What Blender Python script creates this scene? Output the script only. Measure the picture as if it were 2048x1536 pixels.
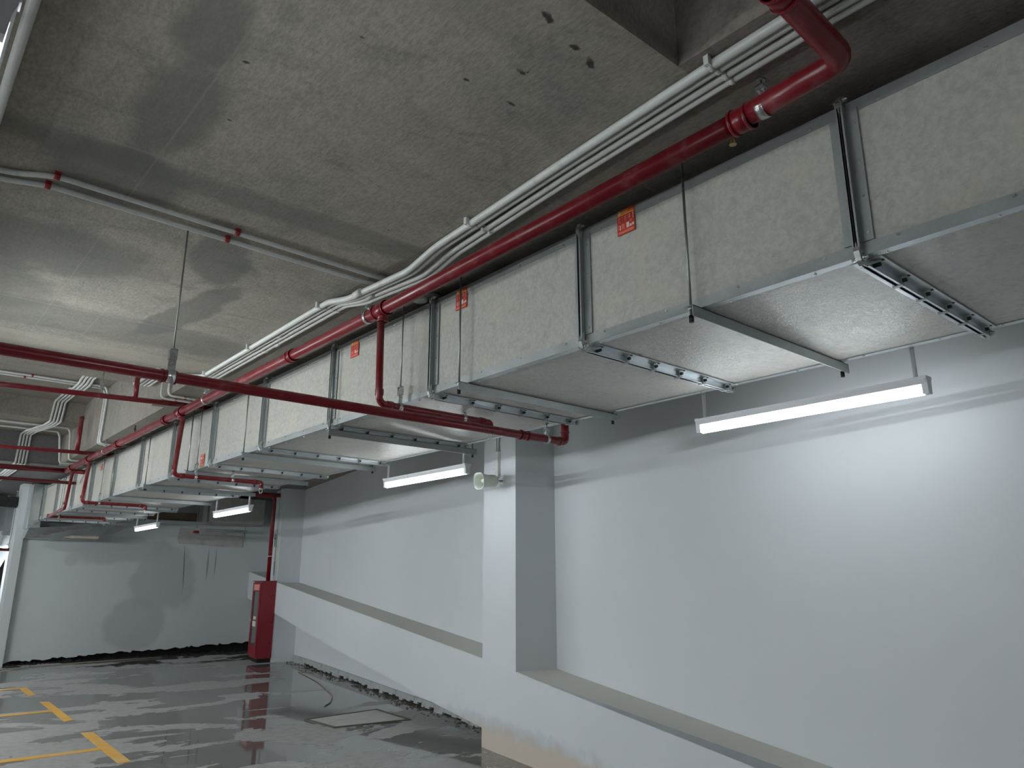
import bpy, math, random
from mathutils import Vector, Matrix
random.seed(7)
for o in list(bpy.data.objects): bpy.data.objects.remove(o)
C = bpy.context.scene.collection
scn = bpy.context.scene
R = math.radians

# ------------------------------------------------------------------ camera, world, exposure
# metres; the camera's eye is at the origin, floor 1.37 m below it, +Y runs along the duct
FL = -1.37
cd = bpy.data.cameras.new('camera'); cam = bpy.data.objects.new('camera', cd); C.objects.link(cam)
cd.sensor_fit = 'HORIZONTAL'; cd.sensor_width = 36; cd.lens = 1490.0 / 2048 * 36
cd.clip_start = .02; cd.clip_end = 100
cam.location = (0, 0, 0); cam.rotation_euler = (R(90 + 14.8), 0, R(-40.7))
scn.camera = cam
w = bpy.data.worlds.new('world'); scn.world = w; w.use_nodes = True
w.node_tree.nodes['Background'].inputs[0].default_value = (.75, .85, 1, 1)
w.node_tree.nodes['Background'].inputs[1].default_value = .02
scn.view_settings.view_transform = 'Standard'; scn.view_settings.look = 'None'
scn.view_settings.gamma = 1; scn.view_settings.use_curve_mapping = False
scn.view_settings.exposure = 2.0
LAMP = 4.2           # emission strength of the tubes beside the wall
LAMP_LEFT = 54.0     # brighter tubes of the rows over the parking bays

# ------------------------------------------------------------------ materials
class NT:
    def __init__(s, name):
        s.m = bpy.data.materials.new(name); s.m.use_nodes = True
        s.t = s.m.node_tree; s.n = s.t.nodes; s.b = s.n['Principled BSDF']
        s.tc = s.n.new('ShaderNodeTexCoord'); s.geo = None
    def link(s, a, b): s.t.links.new(a, b)
    def setv(s, sock, v):
        if hasattr(v, 'is_output'): s.link(v, sock)
        elif isinstance(v, (tuple, list)) and len(v) == 3 and sock.type == 'RGBA': sock.default_value = (*v, 1)
        else: sock.default_value = v
    def pos(s, scale=(1, 1, 1), rot=(0, 0, 0), loc=(0, 0, 0)):
        if s.geo is None: s.geo = s.n.new('ShaderNodeNewGeometry')
        mp = s.n.new('ShaderNodeMapping'); mp.vector_type = 'POINT'
        s.link(s.geo.outputs['Position'], mp.inputs[0])
        mp.inputs[1].default_value = loc; mp.inputs[2].default_value = rot; mp.inputs[3].default_value = scale
        return mp.outputs[0]
    def noise(s, vec, scale, detail=4, rough=.55, dist=0):
        n = s.n.new('ShaderNodeTexNoise'); s.link(vec, n.inputs['Vector'])
        n.inputs['Scale'].default_value = scale; n.inputs['Detail'].default_value = detail
        n.inputs['Roughness'].default_value = rough; n.inputs['Distortion'].default_value = dist
        return n.outputs['Fac']
    def voro(s, vec, scale):
        n = s.n.new('ShaderNodeTexVoronoi'); s.link(vec, n.inputs['Vector']); n.inputs['Scale'].default_value = scale
        return n.outputs['Distance']
    def ramp(s, fac, lo, hi, a=0., b=1.):
        n = s.n.new('ShaderNodeMapRange'); n.interpolation_type = 'SMOOTHSTEP'
        s.setv(n.inputs[0], fac); n.inputs[1].default_value = lo; n.inputs[2].default_value = hi
        n.inputs[3].default_value = a; n.inputs[4].default_value = b
        return n.outputs[0]
    def math(s, op, a, b=0.):
        n = s.n.new('ShaderNodeMath'); n.operation = op; s.setv(n.inputs[0], a); s.setv(n.inputs[1], b); return n.outputs[0]
    def mix(s, f, a, b, mode='MIX'):
        n = s.n.new('ShaderNodeMix'); n.data_type = 'RGBA'; n.blend_type = mode
        s.setv(n.inputs[0], f); s.setv(n.inputs[6], a); s.setv(n.inputs[7], b); return n.outputs[2]
    def blob(s, cx, cy, rx, ry, ang=0., soft=.35, wob=.55, wscale=3., plane='xy'):
        """soft-edged stain centred on a place of the surface"""
        if s.geo is None: s.geo = s.n.new('ShaderNodeNewGeometry')
        sep = s.n.new('ShaderNodeSeparateXYZ'); s.link(s.geo.outputs['Position'], sep.inputs[0])
        X, Y = sep.outputs['XYZ'.index(plane[0].upper())], sep.outputs['XYZ'.index(plane[1].upper())]
        dx = s.math('SUBTRACT', X, cx); dy = s.math('SUBTRACT', Y, cy)
        c, q = math.cos(ang), math.sin(ang)
        u = s.math('DIVIDE', s.math('ADD', s.math('MULTIPLY', dx, c), s.math('MULTIPLY', dy, q)), rx)
        v = s.math('DIVIDE', s.math('SUBTRACT', s.math('MULTIPLY', dy, c), s.math('MULTIPLY', dx, q)), ry)
        d = s.math('SQRT', s.math('ADD', s.math('MULTIPLY', u, u), s.math('MULTIPLY', v, v)))
        if not hasattr(s, 'wn'): s.wn = {}
        if wscale not in s.wn: s.wn[wscale] = s.math('SUBTRACT', s.noise(s.pos(), wscale, 4, .6), .5)
        nz = s.math('MULTIPLY', s.wn[wscale], wob * 2)
        return s.ramp(s.math('ADD', d, nz), 1 - soft, 1 + soft * .3, 1, 0)
    def bump(s, h, strength, dist=.01):
        n = s.n.new('ShaderNodeBump'); n.inputs['Strength'].default_value = strength; n.inputs['Distance'].default_value = dist
        s.link(h, n.inputs['Height']); s.link(n.outputs[0], s.b.inputs['Normal'])
    def fin(s, col=None, rough=None, metal=None, spec=None):
        if col is not None: s.setv(s.b.inputs['Base Color'], col)
        if rough is not None: s.setv(s.b.inputs['Roughness'], rough)
        if metal is not None: s.setv(s.b.inputs['Metallic'], metal)
        if spec is not None: s.b.inputs['Specular IOR Level'].default_value = spec
        return s.m

def simple(name, col, rough=.5, metal=0., var=.12, scale=30, spec=.5, dirt=None, dirtscale=8):
    k = NT(name); n = k.noise(k.pos(), scale, 4)
    c = k.mix(n, tuple(x * (1 - var) for x in col), tuple(min(1, x * (1 + var)) for x in col))
    if dirt: c = k.mix(k.ramp(k.noise(k.pos(loc=(3, 1, 2)), dirtscale, 6, .65), .5, .75, 0, .7), c, dirt)
    return k.fin(c, k.ramp(k.noise(k.pos(loc=(5, 5, 5)), scale * .7, 3), .3, .7, max(.02, rough - .08), rough + .1), metal, spec)

def concrete(name, beige, grey, marks=False, mult=1.0):
    k = NT(name); p = k.pos()
    big = k.ramp(k.noise(k.pos(scale=(1, .45, 1)), 1.5, 5, .6, .6), .42, .62)
    c = k.mix(big, beige, grey)
    med = k.ramp(k.noise(k.pos(scale=(1, 1.8, 1), loc=(7, 2, 0)), 4, 7, .62, .3), .3, .72)
    c = k.mix(k.math('MULTIPLY', med, .6), c, tuple(x * 1.4 for x in beige))
    c = k.mix(k.ramp(k.noise(k.pos(scale=(1, .7, 1), loc=(3, 9, 0)), 2.3, 7, .65, 1.2), .52, .60, 0, .45), c, (beige[0] * 1.05, beige[1] * .97, beige[2] * 1.0))
    c = k.mix(k.ramp(k.noise(k.pos(scale=(.8, 1.2, 1), loc=(13, 5, 0)), 3.1, 8, .7, .9), .55, .64, 0, .5), c, tuple(x * .72 for x in grey))
    fine = k.noise(k.pos(scale=(2.2, 1, 1)), 38, 6, .7)
    c = k.mix(.32, c, k.mix(k.ramp(fine, .3, .7), tuple(x * .45 for x in grey), tuple(min(1, x * 1.5) for x in beige)))
    strk = k.noise(k.pos(scale=(8, .8, 8), rot=(0, 0, R(12))), 5, 6, .7)
    c = k.mix(k.ramp(strk, .52, .78, 0, .35), c, tuple(x * .6 for x in grey))
    if marks:
        dk = tuple(x * .5 for x in grey); cl = tuple(x * .68 for x in grey)
        for a in [(.62, 2.62, .17, .42, 0, .4), (.58, 3.2, .30, .3, .2, .4), (.56, 2.05, .12, .25, 0, .4),
                  (1.2, 3.75, .16, .5, -.3, .25), (1.33, 4.75, .13, .75, .15, .2), (.5, 4.2, .55, .4, .1, .4), (.2, 4.9, .5, .5, 0, .5)]:
            c = k.mix(k.math('MULTIPLY', k.blob(a[0], a[1], a[2], a[3], a[4], a[5]), .7), c, cl)
        c = k.mix(k.math('MULTIPLY', k.blob(1.7, 3.05, 3, .12, 0, .5, .3), .6), c, cl)
        c = k.mix(k.math('MULTIPLY', k.blob(.6, 5.35, 2.4, .33, 0, .3, .3), .6), c, cl)
        c = k.mix(k.math('MULTIPLY', k.blob(.8, 5.95, 2.4, .18, 0, .4, .4), .5), c, tuple(x * 1.45 for x in beige))
        for a in [(1.31, 1.36, .030, .014, .4), (1.47, 1.40, .024, .012, 0), (1.42, 1.60, .02, .012, 0), (1.56, 1.42, .03, .014, .5),
                  (.70, 2.15, .016, .008, 0), (.78, 2.5, .012, .006, 0), (.93, 1.8, .01, .008, 0), (1.5, 1.75, .02, .01, 0), (1.3, 1.75, .014, .007, 0)]:
            c = k.mix(k.math('MULTIPLY', k.blob(a[0], a[1], a[2], a[3], a[4], .6, 1.3, 38), .85), c, (.02, .01, .012))
        # pinholes
        pin = k.ramp(k.voro(k.pos(scale=(1, .55, 1)), 9), .018, .04, 1, 0)
        c = k.mix(k.math('MULTIPLY', pin, k.ramp(k.noise(p, 2.2, 2), .5, .6)), c, (.02, .02, .02))
        # form-board joints running along the slab
        sep = k.n.new('ShaderNodeSeparateXYZ'); k.link(k.geo.outputs['Position'], sep.inputs[0])
        wob = k.math('MULTIPLY', k.math('SUBTRACT', k.noise(k.pos(), 12, 4), .5), .009)
        for X in (.655, .935):
            d = k.math('ABSOLUTE', k.math('ADD', k.math('SUBTRACT', sep.outputs[0], X), wob))
            c = k.mix(k.ramp(d, .001, .007, .14, 0), c, tuple(min(1, x * 1.5) for x in beige))
        for Y in (2.93, 5.76, 5.1):
            d = k.math('ABSOLUTE', k.math('ADD', k.math('SUBTRACT', sep.outputs[1], Y), wob))
            c = k.mix(k.ramp(d, .002, .014, .16, 0), c, tuple(min(1, x * 1.5) for x in beige))
    k.bump(k.mix(.5, fine, strk), .35, .008)
    if mult != 1: c = k.mix(1., c, (mult,) * 3, 'MULTIPLY')
    return k.fin(c, .82, 0, .3)

M = {}
M['ceiling'] = concrete('slab_concrete', (.345, .315, .265), (.235, .23, .21), True)
M['beam'] = concrete('beam_concrete', (.25, .225, .19), (.20, .195, .18))
M['beam_brown'] = concrete('formed_face_concrete', (.25, .21, .185), (.19, .165, .15))
M['beam_dark'] = concrete('dark_beam_concrete', (.16, .16, .155), (.115, .115, .115))

def paint(name, col, stains=()):
    k = NT(name); c = k.mix(k.ramp(k.noise(k.pos(), .9, 4), .3, .7), tuple(x * .97 for x in col), col)
    c = k.mix(k.ramp(k.noise(k.pos(loc=(3, 3, 3)), 5, 6, .6), .62, .85, 0, .2), c, tuple(x * .86 for x in col))
    for (a, dark, pl) in stains: c = k.mix(k.math('MULTIPLY', k.blob(*a, plane=pl), dark[3]), c, dark[:3])
    k.bump(k.noise(k.pos(), 60, 3), .06, .004)
    return k.fin(c, .62, 0, .3)
M['white_wall'] = paint('white_wall_paint', (.62, .645, .66),
    [((4.25, FL + .05, .42, .17, 0, .4, .7, 6.), (.55, .46, .36, .85), 'xz'), ((4.27, FL + .2, .3, .07, 0, .6, .9, 9.), (.42, .45, .46, .45), 'xz')])
M['ledge'] = paint('dusty_ledge_paint', (.60, .59, .535))
M['plinth'] = simple('damp_cement_skirting', (.36, .37, .37), .75, 0, .2, 9, .3, (.16, .15, .13), 5)
M['grey_wall'] = paint('grey_wall_paint', (.57, .60, .60),
    [((3.75, .55, .9, .28, .1, .3, .5, 1.6), (.42, .45, .45, .8), 'xz'), ((4.6, .05, .62, .7, .2, .2, .5, 1.6), (.42, .45, .45, .8), 'xz'),
     ((4.1, -.75, .55, .5, .6, .2, .4, 1.5), (.42, .45, .45, .8), 'xz'), ((2.9, .62, .45, .13, 0, .25, .3, 2.), (.42, .45, .45, .7), 'xz'),
     ((2.95, .36, .13, .12, 0, .4, .4, 3.), (.42, .45, .45, .6), 'xz'), ((5.35, .3, .02, .35, 0, .6, .3, 3.), (.12, .13, .13, .6), 'xz'),
     ((5.5, .35, .015, .3, 0, .6, .3, 3.), (.12, .13, .13, .6), 'xz'), ((4.9, .25, .008, .5, .06, .4, .2, 3.), (.05, .05, .05, .9), 'xz')])
M['dirt'] = simple('black_rubble_gap_shade', (.02, .02, .018), .9, 0, .4, 20, .2)  # black rubble; also the painted shade of the gaps at the wall feet
M['rubble'] = simple('muddy_rubble', (.13, .12, .10), .85, 0, .5, 14, .2)

# wet cement floor: dark film of water with pale dry patches
k = NT('wet_cement_floor'); p = k.pos()
dry = k.ramp(k.noise(k.pos(scale=(.75, 1.15, 1), rot=(0, 0, R(-20)), loc=(5.3, 1.4, 0)), 1.05, 8, .6, .5), .525, .54)
damp = k.ramp(k.noise(k.pos(loc=(9, 4, 0)), 1.8, 6, .6), .4, .7)
wet = k.mix(damp, (.15, .145, .132), (.20, .195, .18))
dryc = k.mix(k.ramp(k.noise(p, 14, 5), .3, .7), (.31, .305, .29), (.39, .385, .37))
c = k.mix(dry, wet, dryc)
c = k.mix(k.ramp(k.noise(k.pos(loc=(1, 8, 0)), 24, 6, .7), .55, .8, 0, .4), c, (.07, .065, .055))
k.bump(k.math('MULTIPLY', k.noise(p, 9, 5), k.ramp(dry, 0, 1, .03, .6)), .25, .01)
M['floor'] = k.fin(c, k.ramp(dry, 0, 1, .045, .6), 0, .5)

# magnesium-board duct panels
def board(name, a, b, rough, bs):
    k = NT(name)
    c = k.mix(k.ramp(k.noise(k.pos(), 45, 5, .7), .35, .65), a, b)
    c = k.mix(k.ramp(k.noise(k.pos(loc=(4, 4, 4)), 17, 6, .7, 1.), .50, .66, 0, .55), c, tuple(x * .66 for x in a))
    c = k.mix(k.ramp(k.noise(k.pos(loc=(8, 1, 4)), 4, 4), .5, .75, 0, .5), c, (a[0] * 1.05, a[1] * 1.0, a[2] * .88))
    k.bump(k.noise(k.pos(scale=(.7, 1.2, 1)), 38, 5, .7, 1.2), bs, .008)
    return k.fin(c, rough, 0, .5)
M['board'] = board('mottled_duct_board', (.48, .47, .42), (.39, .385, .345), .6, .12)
M['board_under'] = board('glossy_lit_duct_underside', (.70, .675, .62), (.62, .605, .56), .32, .6)  # paler than the side boards: floor-bounced light is put into the colour

def metal(name, col, r0, r1, scale=18, spangle=True, met=.85):
    k = NT(name); n = k.noise(k.pos(), scale, 5, .65)
    c = k.mix(n, tuple(x * .78 for x in col), tuple(min(1, x * 1.12) for x in col))
    if spangle: c = k.mix(k.ramp(k.voro(k.pos(), 70), .1, .6, 0, .25), c, tuple(x * .7 for x in col))
    return k.fin(c, k.ramp(k.noise(k.pos(loc=(2, 2, 2)), scale * .5, 4), .3, .7, r0, r1), met)
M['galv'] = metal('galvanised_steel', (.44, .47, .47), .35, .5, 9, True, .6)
M['galv_bright_lit'] = metal('bright_lit_galvanised_steel', (.62, .66, .68), .28, .38, 5, False, .7)  # shiny undersides; lamp light is put into the paler colour
M['sheet'] = metal('thin_sheet_steel', (.62, .65, .66), .12, .3, 7)
M['rod'] = metal('zinc_threaded_rod', (.30, .33, .30), .35, .5, 60, False)
M['chrome'] = metal('zinc_clamp', (.72, .74, .74), .15, .35, 40, False)
M['brass'] = metal('brass', (.55, .42, .2), .25, .4, 40, False)
# red pipe paint, dusty on the upper side
k = NT('red_pipe_paint'); nrm = k.n.new('ShaderNodeNewGeometry'); k.geo = nrm
sp = k.n.new('ShaderNodeSeparateXYZ'); k.link(nrm.outputs['Normal'], sp.inputs[0])
dust = k.math('MULTIPLY', k.ramp(sp.outputs[2], .1, .8), k.ramp(k.noise(k.pos(), 16, 6, .7), .3, .6))
dust2 = k.math('MULTIPLY', k.ramp(k.noise(k.pos(loc=(1, 7, 1)), 9, 7, .7), .5, .72), .35)
c = k.mix(k.noise(k.pos(), 6, 4), (.15, .006, .012), (.22, .009, .016))
c = k.mix(k.math('MAXIMUM', k.math('MULTIPLY', dust, .75), dust2), c, (.33, .15, .14))
M['red'] = k.fin(c, k.ramp(dust2, 0, .35, .28, .6), 0, .5)
M['red_cabinet'] = simple('red_cabinet_paint', (.22, .010, .02), .35, 0, .12, 7)
M['red_clip'] = simple('red_plastic_clip', (.30, .02, .02), .4)
M['white_plastic'] = simple('white_conduit_plastic', (.62, .64, .61), .38, 0, .06, 20, .5, (.45, .44, .40), 14)
M['cream_plastic'] = simple('cream_enamel', (.62, .66, .58), .4, 0, .05, 10)
M['white_metal'] = simple('white_enamel_housing', (.74, .75, .78), .35, 0, .04, 10)
M['black'] = simple('black_rubber', (.008, .008, .008), .5)
M['dark_hole'] = simple('black_hole', (.015, .015, .015), .8)
M['yellow'] = simple('worn_yellow_line_paint', (.78, .42, .06), .45, 0, .12, 8, .5, (.62, .50, .28), 4)
M['sign_red'] = simple('printed_red_label', (.50, .035, .02), .45, 0, .05, 9)
M['sign_orange'] = simple('printed_orange_band', (.62, .11, .035), .45, 0, .05, 9)
M['sign_yellow'] = simple('printed_yellow', (.80, .48, .06), .45, 0, .05, 9)
M['sign_white'] = simple('printed_white', (.66, .60, .55), .45, 0, .05, 9)
M['sign_pink'] = simple('printed_pale_text', (.70, .28, .22), .45, 0, .05, 9)
M['grey_print'] = simple('grey_printed_board', (.34, .36, .36), .5, 0, .3, 60)
M['cable'] = simple('muddy_cable', (.34, .32, .26), .6, 0, .2, 20)
M['tan'] = simple('tan_plaster', (.45, .40, .32), .7, 0, .25, 8, .3, (.25, .22, .18), 5)
M['brown'] = simple('brown_void_lining', (.13, .09, .065), .8, 0, .2, 8)
M['patch'] = simple('cement_patch', (.46, .46, .43), .8, 0, .2, 6, .3, (.25, .26, .26), 4)
k = NT('cabinet_glass'); M['glass'] = k.fin((.10, .11, .10), .08, 0, .5)
for nm, st in (('tube', LAMP), ('tube_bright', LAMP_LEFT), ('tube_dim', 12.5)):
    k = NT('fluorescent_' + nm); k.fin((1, 1, 1), .5)
    k.b.inputs['Emission Color'].default_value = (.90, .965, 1, 1); k.b.inputs['Emission Strength'].default_value = st
    M[nm] = k.m

# ------------------------------------------------------------------ mesh helpers
class MB:
    def __init__(s): s.v = []; s.f = []; s.mi = []; s.sm = []
    def face(s, ids, mi=0, sm=False): s.f.append(ids); s.mi.append(mi); s.sm.append(sm)
    def box(s, a, b, mi=0):
        x0, y0, z0 = [min(p, q) for p, q in zip(a, b)]; x1, y1, z1 = [max(p, q) for p, q in zip(a, b)]
        return s.hexa([(x0, y0, z0), (x1, y0, z0), (x1, y1, z0), (x0, y1, z0), (x0, y0, z1), (x1, y0, z1), (x1, y1, z1), (x0, y1, z1)], mi)
    def hexa(s, p, mi=0):
        n = len(s.v); s.v += [tuple(q) for q in p]
        for q in ((3, 2, 1, 0), (4, 5, 6, 7), (0, 1, 5, 4), (1, 2, 6, 5), (2, 3, 7, 6), (3, 0, 4, 7)): s.face([n + i for i in q], mi)
        return s
    def prism(s, poly, fn, d0, d1, mi=0):
        """poly of 2-D points, fn(u, v, d) -> 3-D"""
        n = len(s.v); k = len(poly)
        s.v += [tuple(fn(u, v, d0)) for u, v in poly] + [tuple(fn(u, v, d1)) for u, v in poly]
        s.face([n + i for i in range(k)][::-1], mi); s.face([n + k + i for i in range(k)], mi)
        for i in range(k): j = (i + 1) % k; s.face([n + i, n + j, n + k + j, n + k + i], mi)
        return s
    def tube(s, pts, r, seg=12, mi=0, caps=True, bend=0., rs=None):
        pts = [Vector(p) for p in pts]
        if bend > 0 and len(pts) > 2:
            out = [pts[0]]
            for i in range(1, len(pts) - 1):
                a, b, c = pts[i - 1], pts[i], pts[i + 1]
                d = min(bend, (a - b).length * .45, (c - b).length * .45)
                p, q = b + (a - b).normalized() * d, b + (c - b).normalized() * d
                for t in (0, .2, .4, .6, .8, 1): out.append((1 - t) ** 2 * p + 2 * t * (1 - t) * b + t * t * q)
            out.append(pts[-1]); pts = out
        n0 = len(s.v); d = (pts[1] - pts[0]).normalized()
        up = Vector((0, 0, 1)) if abs(d.z) < .9 else Vector((1, 0, 0))
        x = d.cross(up).normalized()
        for i, p in enumerate(pts):
            if i == 0: t = pts[1] - p
            elif i == len(pts) - 1: t = p - pts[-2]
            else: t = (pts[i + 1] - p).normalized() + (p - pts[i - 1]).normalized()
            t.normalize(); x = (x - t * x.dot(t)).normalized(); y = t.cross(x)
            rr = rs[i] if rs else r
            for q in range(seg):
                a = 2 * math.pi * q / seg; s.v.append(tuple(p + (x * math.cos(a) + y * math.sin(a)) * rr))
        for i in range(len(pts) - 1):
            for q in range(seg):
                a = n0 + i * seg + q; b = n0 + i * seg + (q + 1) % seg
                s.face([a, b, b + seg, a + seg], mi, True)
        if caps:
            s.face([n0 + q for q in range(seg)][::-1], mi); m = n0 + (len(pts) - 1) * seg; s.face([m + q for q in range(seg)], mi)
        return s
    def ring(s, c, axis, r, wdt, th, mi=0, seg=20):
        """flat strap ring round an axis"""
        c = Vector(c); ax = Vector(axis).normalized(); up = Vector((0, 0, 1)) if abs(ax.z) < .9 else Vector((1, 0, 0))
        x = ax.cross(up).normalized(); y = ax.cross(x); n = len(s.v)
        for q in range(seg):
            a = 2 * math.pi * q / seg; e = x * math.cos(a) + y * math.sin(a)
            for rr, h in ((r, -1), (r, 1), (r + th, 1), (r + th, -1)): s.v.append(tuple(c + e * rr + ax * h * wdt / 2))
        for q in range(seg):
            a = n + q * 4; b = n + ((q + 1) % seg) * 4
            for i in range(4): j = (i + 1) % 4; s.face([a + i, b + i, b + j, a + j], mi, i % 2 == 1 or True)
        return s
    def build(s, name, mats, parent=None, origin=None):
        if not isinstance(mats, (list, tuple)): mats = [mats]
        xs = [Vector(v) for v in s.v]
        if parent is not None: o0 = wloc(parent)
        elif origin is not None: o0 = Vector(origin)
        else: o0 = Vector((sum(v.x for v in xs) / len(xs), sum(v.y for v in xs) / len(xs), min(v.z for v in xs)))
        me = bpy.data.meshes.new(name); me.from_pydata([tuple(v - o0) for v in xs], [], s.f)
        for mm in mats: me.materials.append(mm)
        me.polygons.foreach_set('material_index', s.mi); me.polygons.foreach_set('use_smooth', s.sm); me.update()
        o = bpy.data.objects.new(name, me); C.objects.link(o)
        if parent is not None: o.parent = parent
        else: o.location = o0
        return o
def wloc(o):
    v = Vector(o.location)
    while o.parent is not None: o = o.parent; v += o.location
    return v
def thing(name, label, cat, loc, group=None):
    o = bpy.data.objects.new(name, None); C.objects.link(o); o.location = loc; o.empty_display_size = .1
    return tag(o, label, cat, group)
def tag(o, label, cat, group=None):
    o['label'] = label; o['category'] = cat
    if group: o['group'] = group
    return o
def struct(o): o['kind'] = 'structure'; return o
def sub(o, root): return o

# ------------------------------------------------------------------ the room
# floor
mb = MB(); mb.box((-11, -4, FL - .2), (7.5, 22, FL)); struct(mb.build('floor', M['floor']))
# ceiling slab with its recesses (soffit 1.64 m above eye level)
ZS = 1.64; TOP = 2.75
mb = MB(); mb.box((-11, 1.24, ZS), (1.93, 6.18, TOP)); struct(mb.build('ceiling', M['ceiling']))
mb = MB(); mb.box((-11, -4, 2.32), (1.79, 1.24, TOP)); struct(mb.build('ceiling', M['beam_brown']))
mb = MB(); mb.box((-11, 6.18, 1.83), (1.93, 7.6, TOP)); struct(mb.build('ceiling', M['ceiling']))
mb = MB(); mb.box((-11, 7.6, 2.33), (2.05, 11.3, TOP)); mb.box((-11, 11.3, 2.07), (2.05, 12.6, TOP)); struct(mb.build('ceiling', M['beam']))
# long beam over the duct: brown formed face beside the near recess
mb = MB(); mb.box((1.79, -4, ZS), (8, 1.24, TOP)); struct(mb.build('trim_1', M['beam_brown']))
mb = MB(); mb.box((1.93, 1.24, ZS), (8, 7.6, TOP)); mb.box((2.05, 7.6, ZS), (8, 12.6, TOP)); struct(mb.build('trim_2', M['beam']))
mb = MB(); mb.box((-11, 12.6, ZS), (8, 21, TOP)); struct(mb.build('trim_3', M['beam_dark']))
# left, back walls (behind the viewer)
mb = MB(); mb.box((-11, -4, FL), (-10.8, 21, TOP)); struct(mb.build('wall_left', M['grey_wall']))
mb = MB(); mb.box((-11, -4.2, FL), (8, -4, TOP)); struct(mb.build('wall_back', M['white_wall']))

# right wall runs at 10.6 degrees to the duct: s along it, w into it
P0 = Vector((4.324, 5.426)); T = Vector((.1842, .9829)); W = Vector((.9829, -.1842))
def Wp(s, w, z): q = P0 + T * s + W * w; return (q.x, q.y, z)
def lz(s): return -.662 + .0807 * s + (.012 * s if s < 0 else 0) + (.004 * (s - 7.8) if s > 7.8 else 0)
def wbox(mb, s0, s1, w0, w1, z0, z1, mi=0):
    return mb.hexa([Wp(s0, w0, z0), Wp(s1, w0, z0), Wp(s1, w1, z0), Wp(s0, w1, z0), Wp(s0, w0, z1), Wp(s1, w0, z1), Wp(s1, w1, z1), Wp(s0, w1, z1)], mi)
mb = MB(); wbox(mb, -9.5, 16, .40, .65, FL, ZS); struct(mb.build('wall_right', M['white_wall']))
# piers
mb = MB(); wbox(mb, -.58, 0, 0, .40, FL, ZS); struct(mb.build('trim_4', M['white_wall']))
mb = MB(); wbox(mb, 7.83, 8.36, .002, .40, FL, ZS); struct(mb.build('trim_5', M['white_wall']))
# sloping ramp-edge beam: front face (white) and dusty top
lowe = [(0, -1.217), (1.2, -1.135), (1.88, -1.071), (2.8, -1.0), (3.59, -.935), (5, -.82), (6.3, -.700), (7.66, -.565), (9, -.45), (11.6, -.225), (12.6, -.14)]
mb = MB(); mb.prism([(s, z) for s, z in lowe] + [(12.6, lz(12.6)), (9, lz(9)), (7.8, lz(7.8)), (4, lz(4)), (0, lz(0))], lambda u, v, d: Wp(u, d, v), 0, .40)
struct(mb.build('trim_6', M['white_wall']))
mb = MB(); mb.prism([(-9.5, FL), (-.58, FL), (-.58, lz(-.58)), (-9.5, lz(-9.5))], lambda u, v, d: Wp(u, d, v), 0, .40)
struct(mb.build('trim_7', M['white_wall']))
mb = MB()
for a, b in ((-9.5, -.58), (0, 7.8), (8.36, 12.6)):
    n = 8
    for i in range(n):
        s0 = a + (b - a) * i / n; s1 = a + (b - a) * (i + 1) / n
        mb.hexa([Wp(s0, .004, lz(s0)), Wp(s1, .004, lz(s1)), Wp(s1, .40, lz(s1)), Wp(s0, .40, lz(s0)),
                 Wp(s0, .004, lz(s0) + .004), Wp(s1, .004, lz(s1) + .004), Wp(s1, .40, lz(s1) + .004), Wp(s0, .40, lz(s0) + .004)])
struct(mb.build('trim_8', M['ledge']))
# broken cement skirting under the beam
rnd = random.Random(3)
mb = MB(); n = 70
for i in range(n):
    s0 = .02 + 7.8 * i / n; s1 = .02 + 7.8 * (i + 1) / n
    lo = FL + (rnd.uniform(.0, .05) if 1 < s0 < 7 else 0)
    hi = FL + .07 + .045 * min(1, s0 / 6)
    mb.hexa([Wp(s0, .365, lo), Wp(s1, .365, lo), Wp(s1, .41, lo), Wp(s0, .41, lo), Wp(s0, .378, hi), Wp(s1, .378, hi), Wp(s1, .41, hi), Wp(s0, .41, hi)])
struct(mb.build('baseboard_right', M['plinth']))
mb = MB(); wbox(mb, .02, 7.82, .392, .402, FL, FL + .06); struct(mb.build('trim_12', M['dirt']))  # dark strip painting shade into the gaps of the skirting
mb = MB()
for i in range(200):
    s0 = rnd.uniform(.1, 7.9); r = rnd.uniform(.006, .024); w0 = .36 - rnd.random() ** 2 * .16
    q = [Wp(s0 + r * math.cos(a) * rnd.uniform(.6, 1.2), w0 + r * math.sin(a) * rnd.uniform(.6, 1.2), FL) for a in (0, 1.3, 2.5, 3.8, 5.1)]
    m = len(mb.v); mb.v += q + [Wp(s0, w0, FL + r * rnd.uniform(.5, 1.3))]
    for j in range(5): mb.face([m + j, m + (j + 1) % 5, m + 5])
o = mb.build('rubble', M['rubble']); tag(o, 'muddy rubble crumbs along the foot of the white wall', 'rubble'); o['kind'] = 'stuff'

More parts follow.
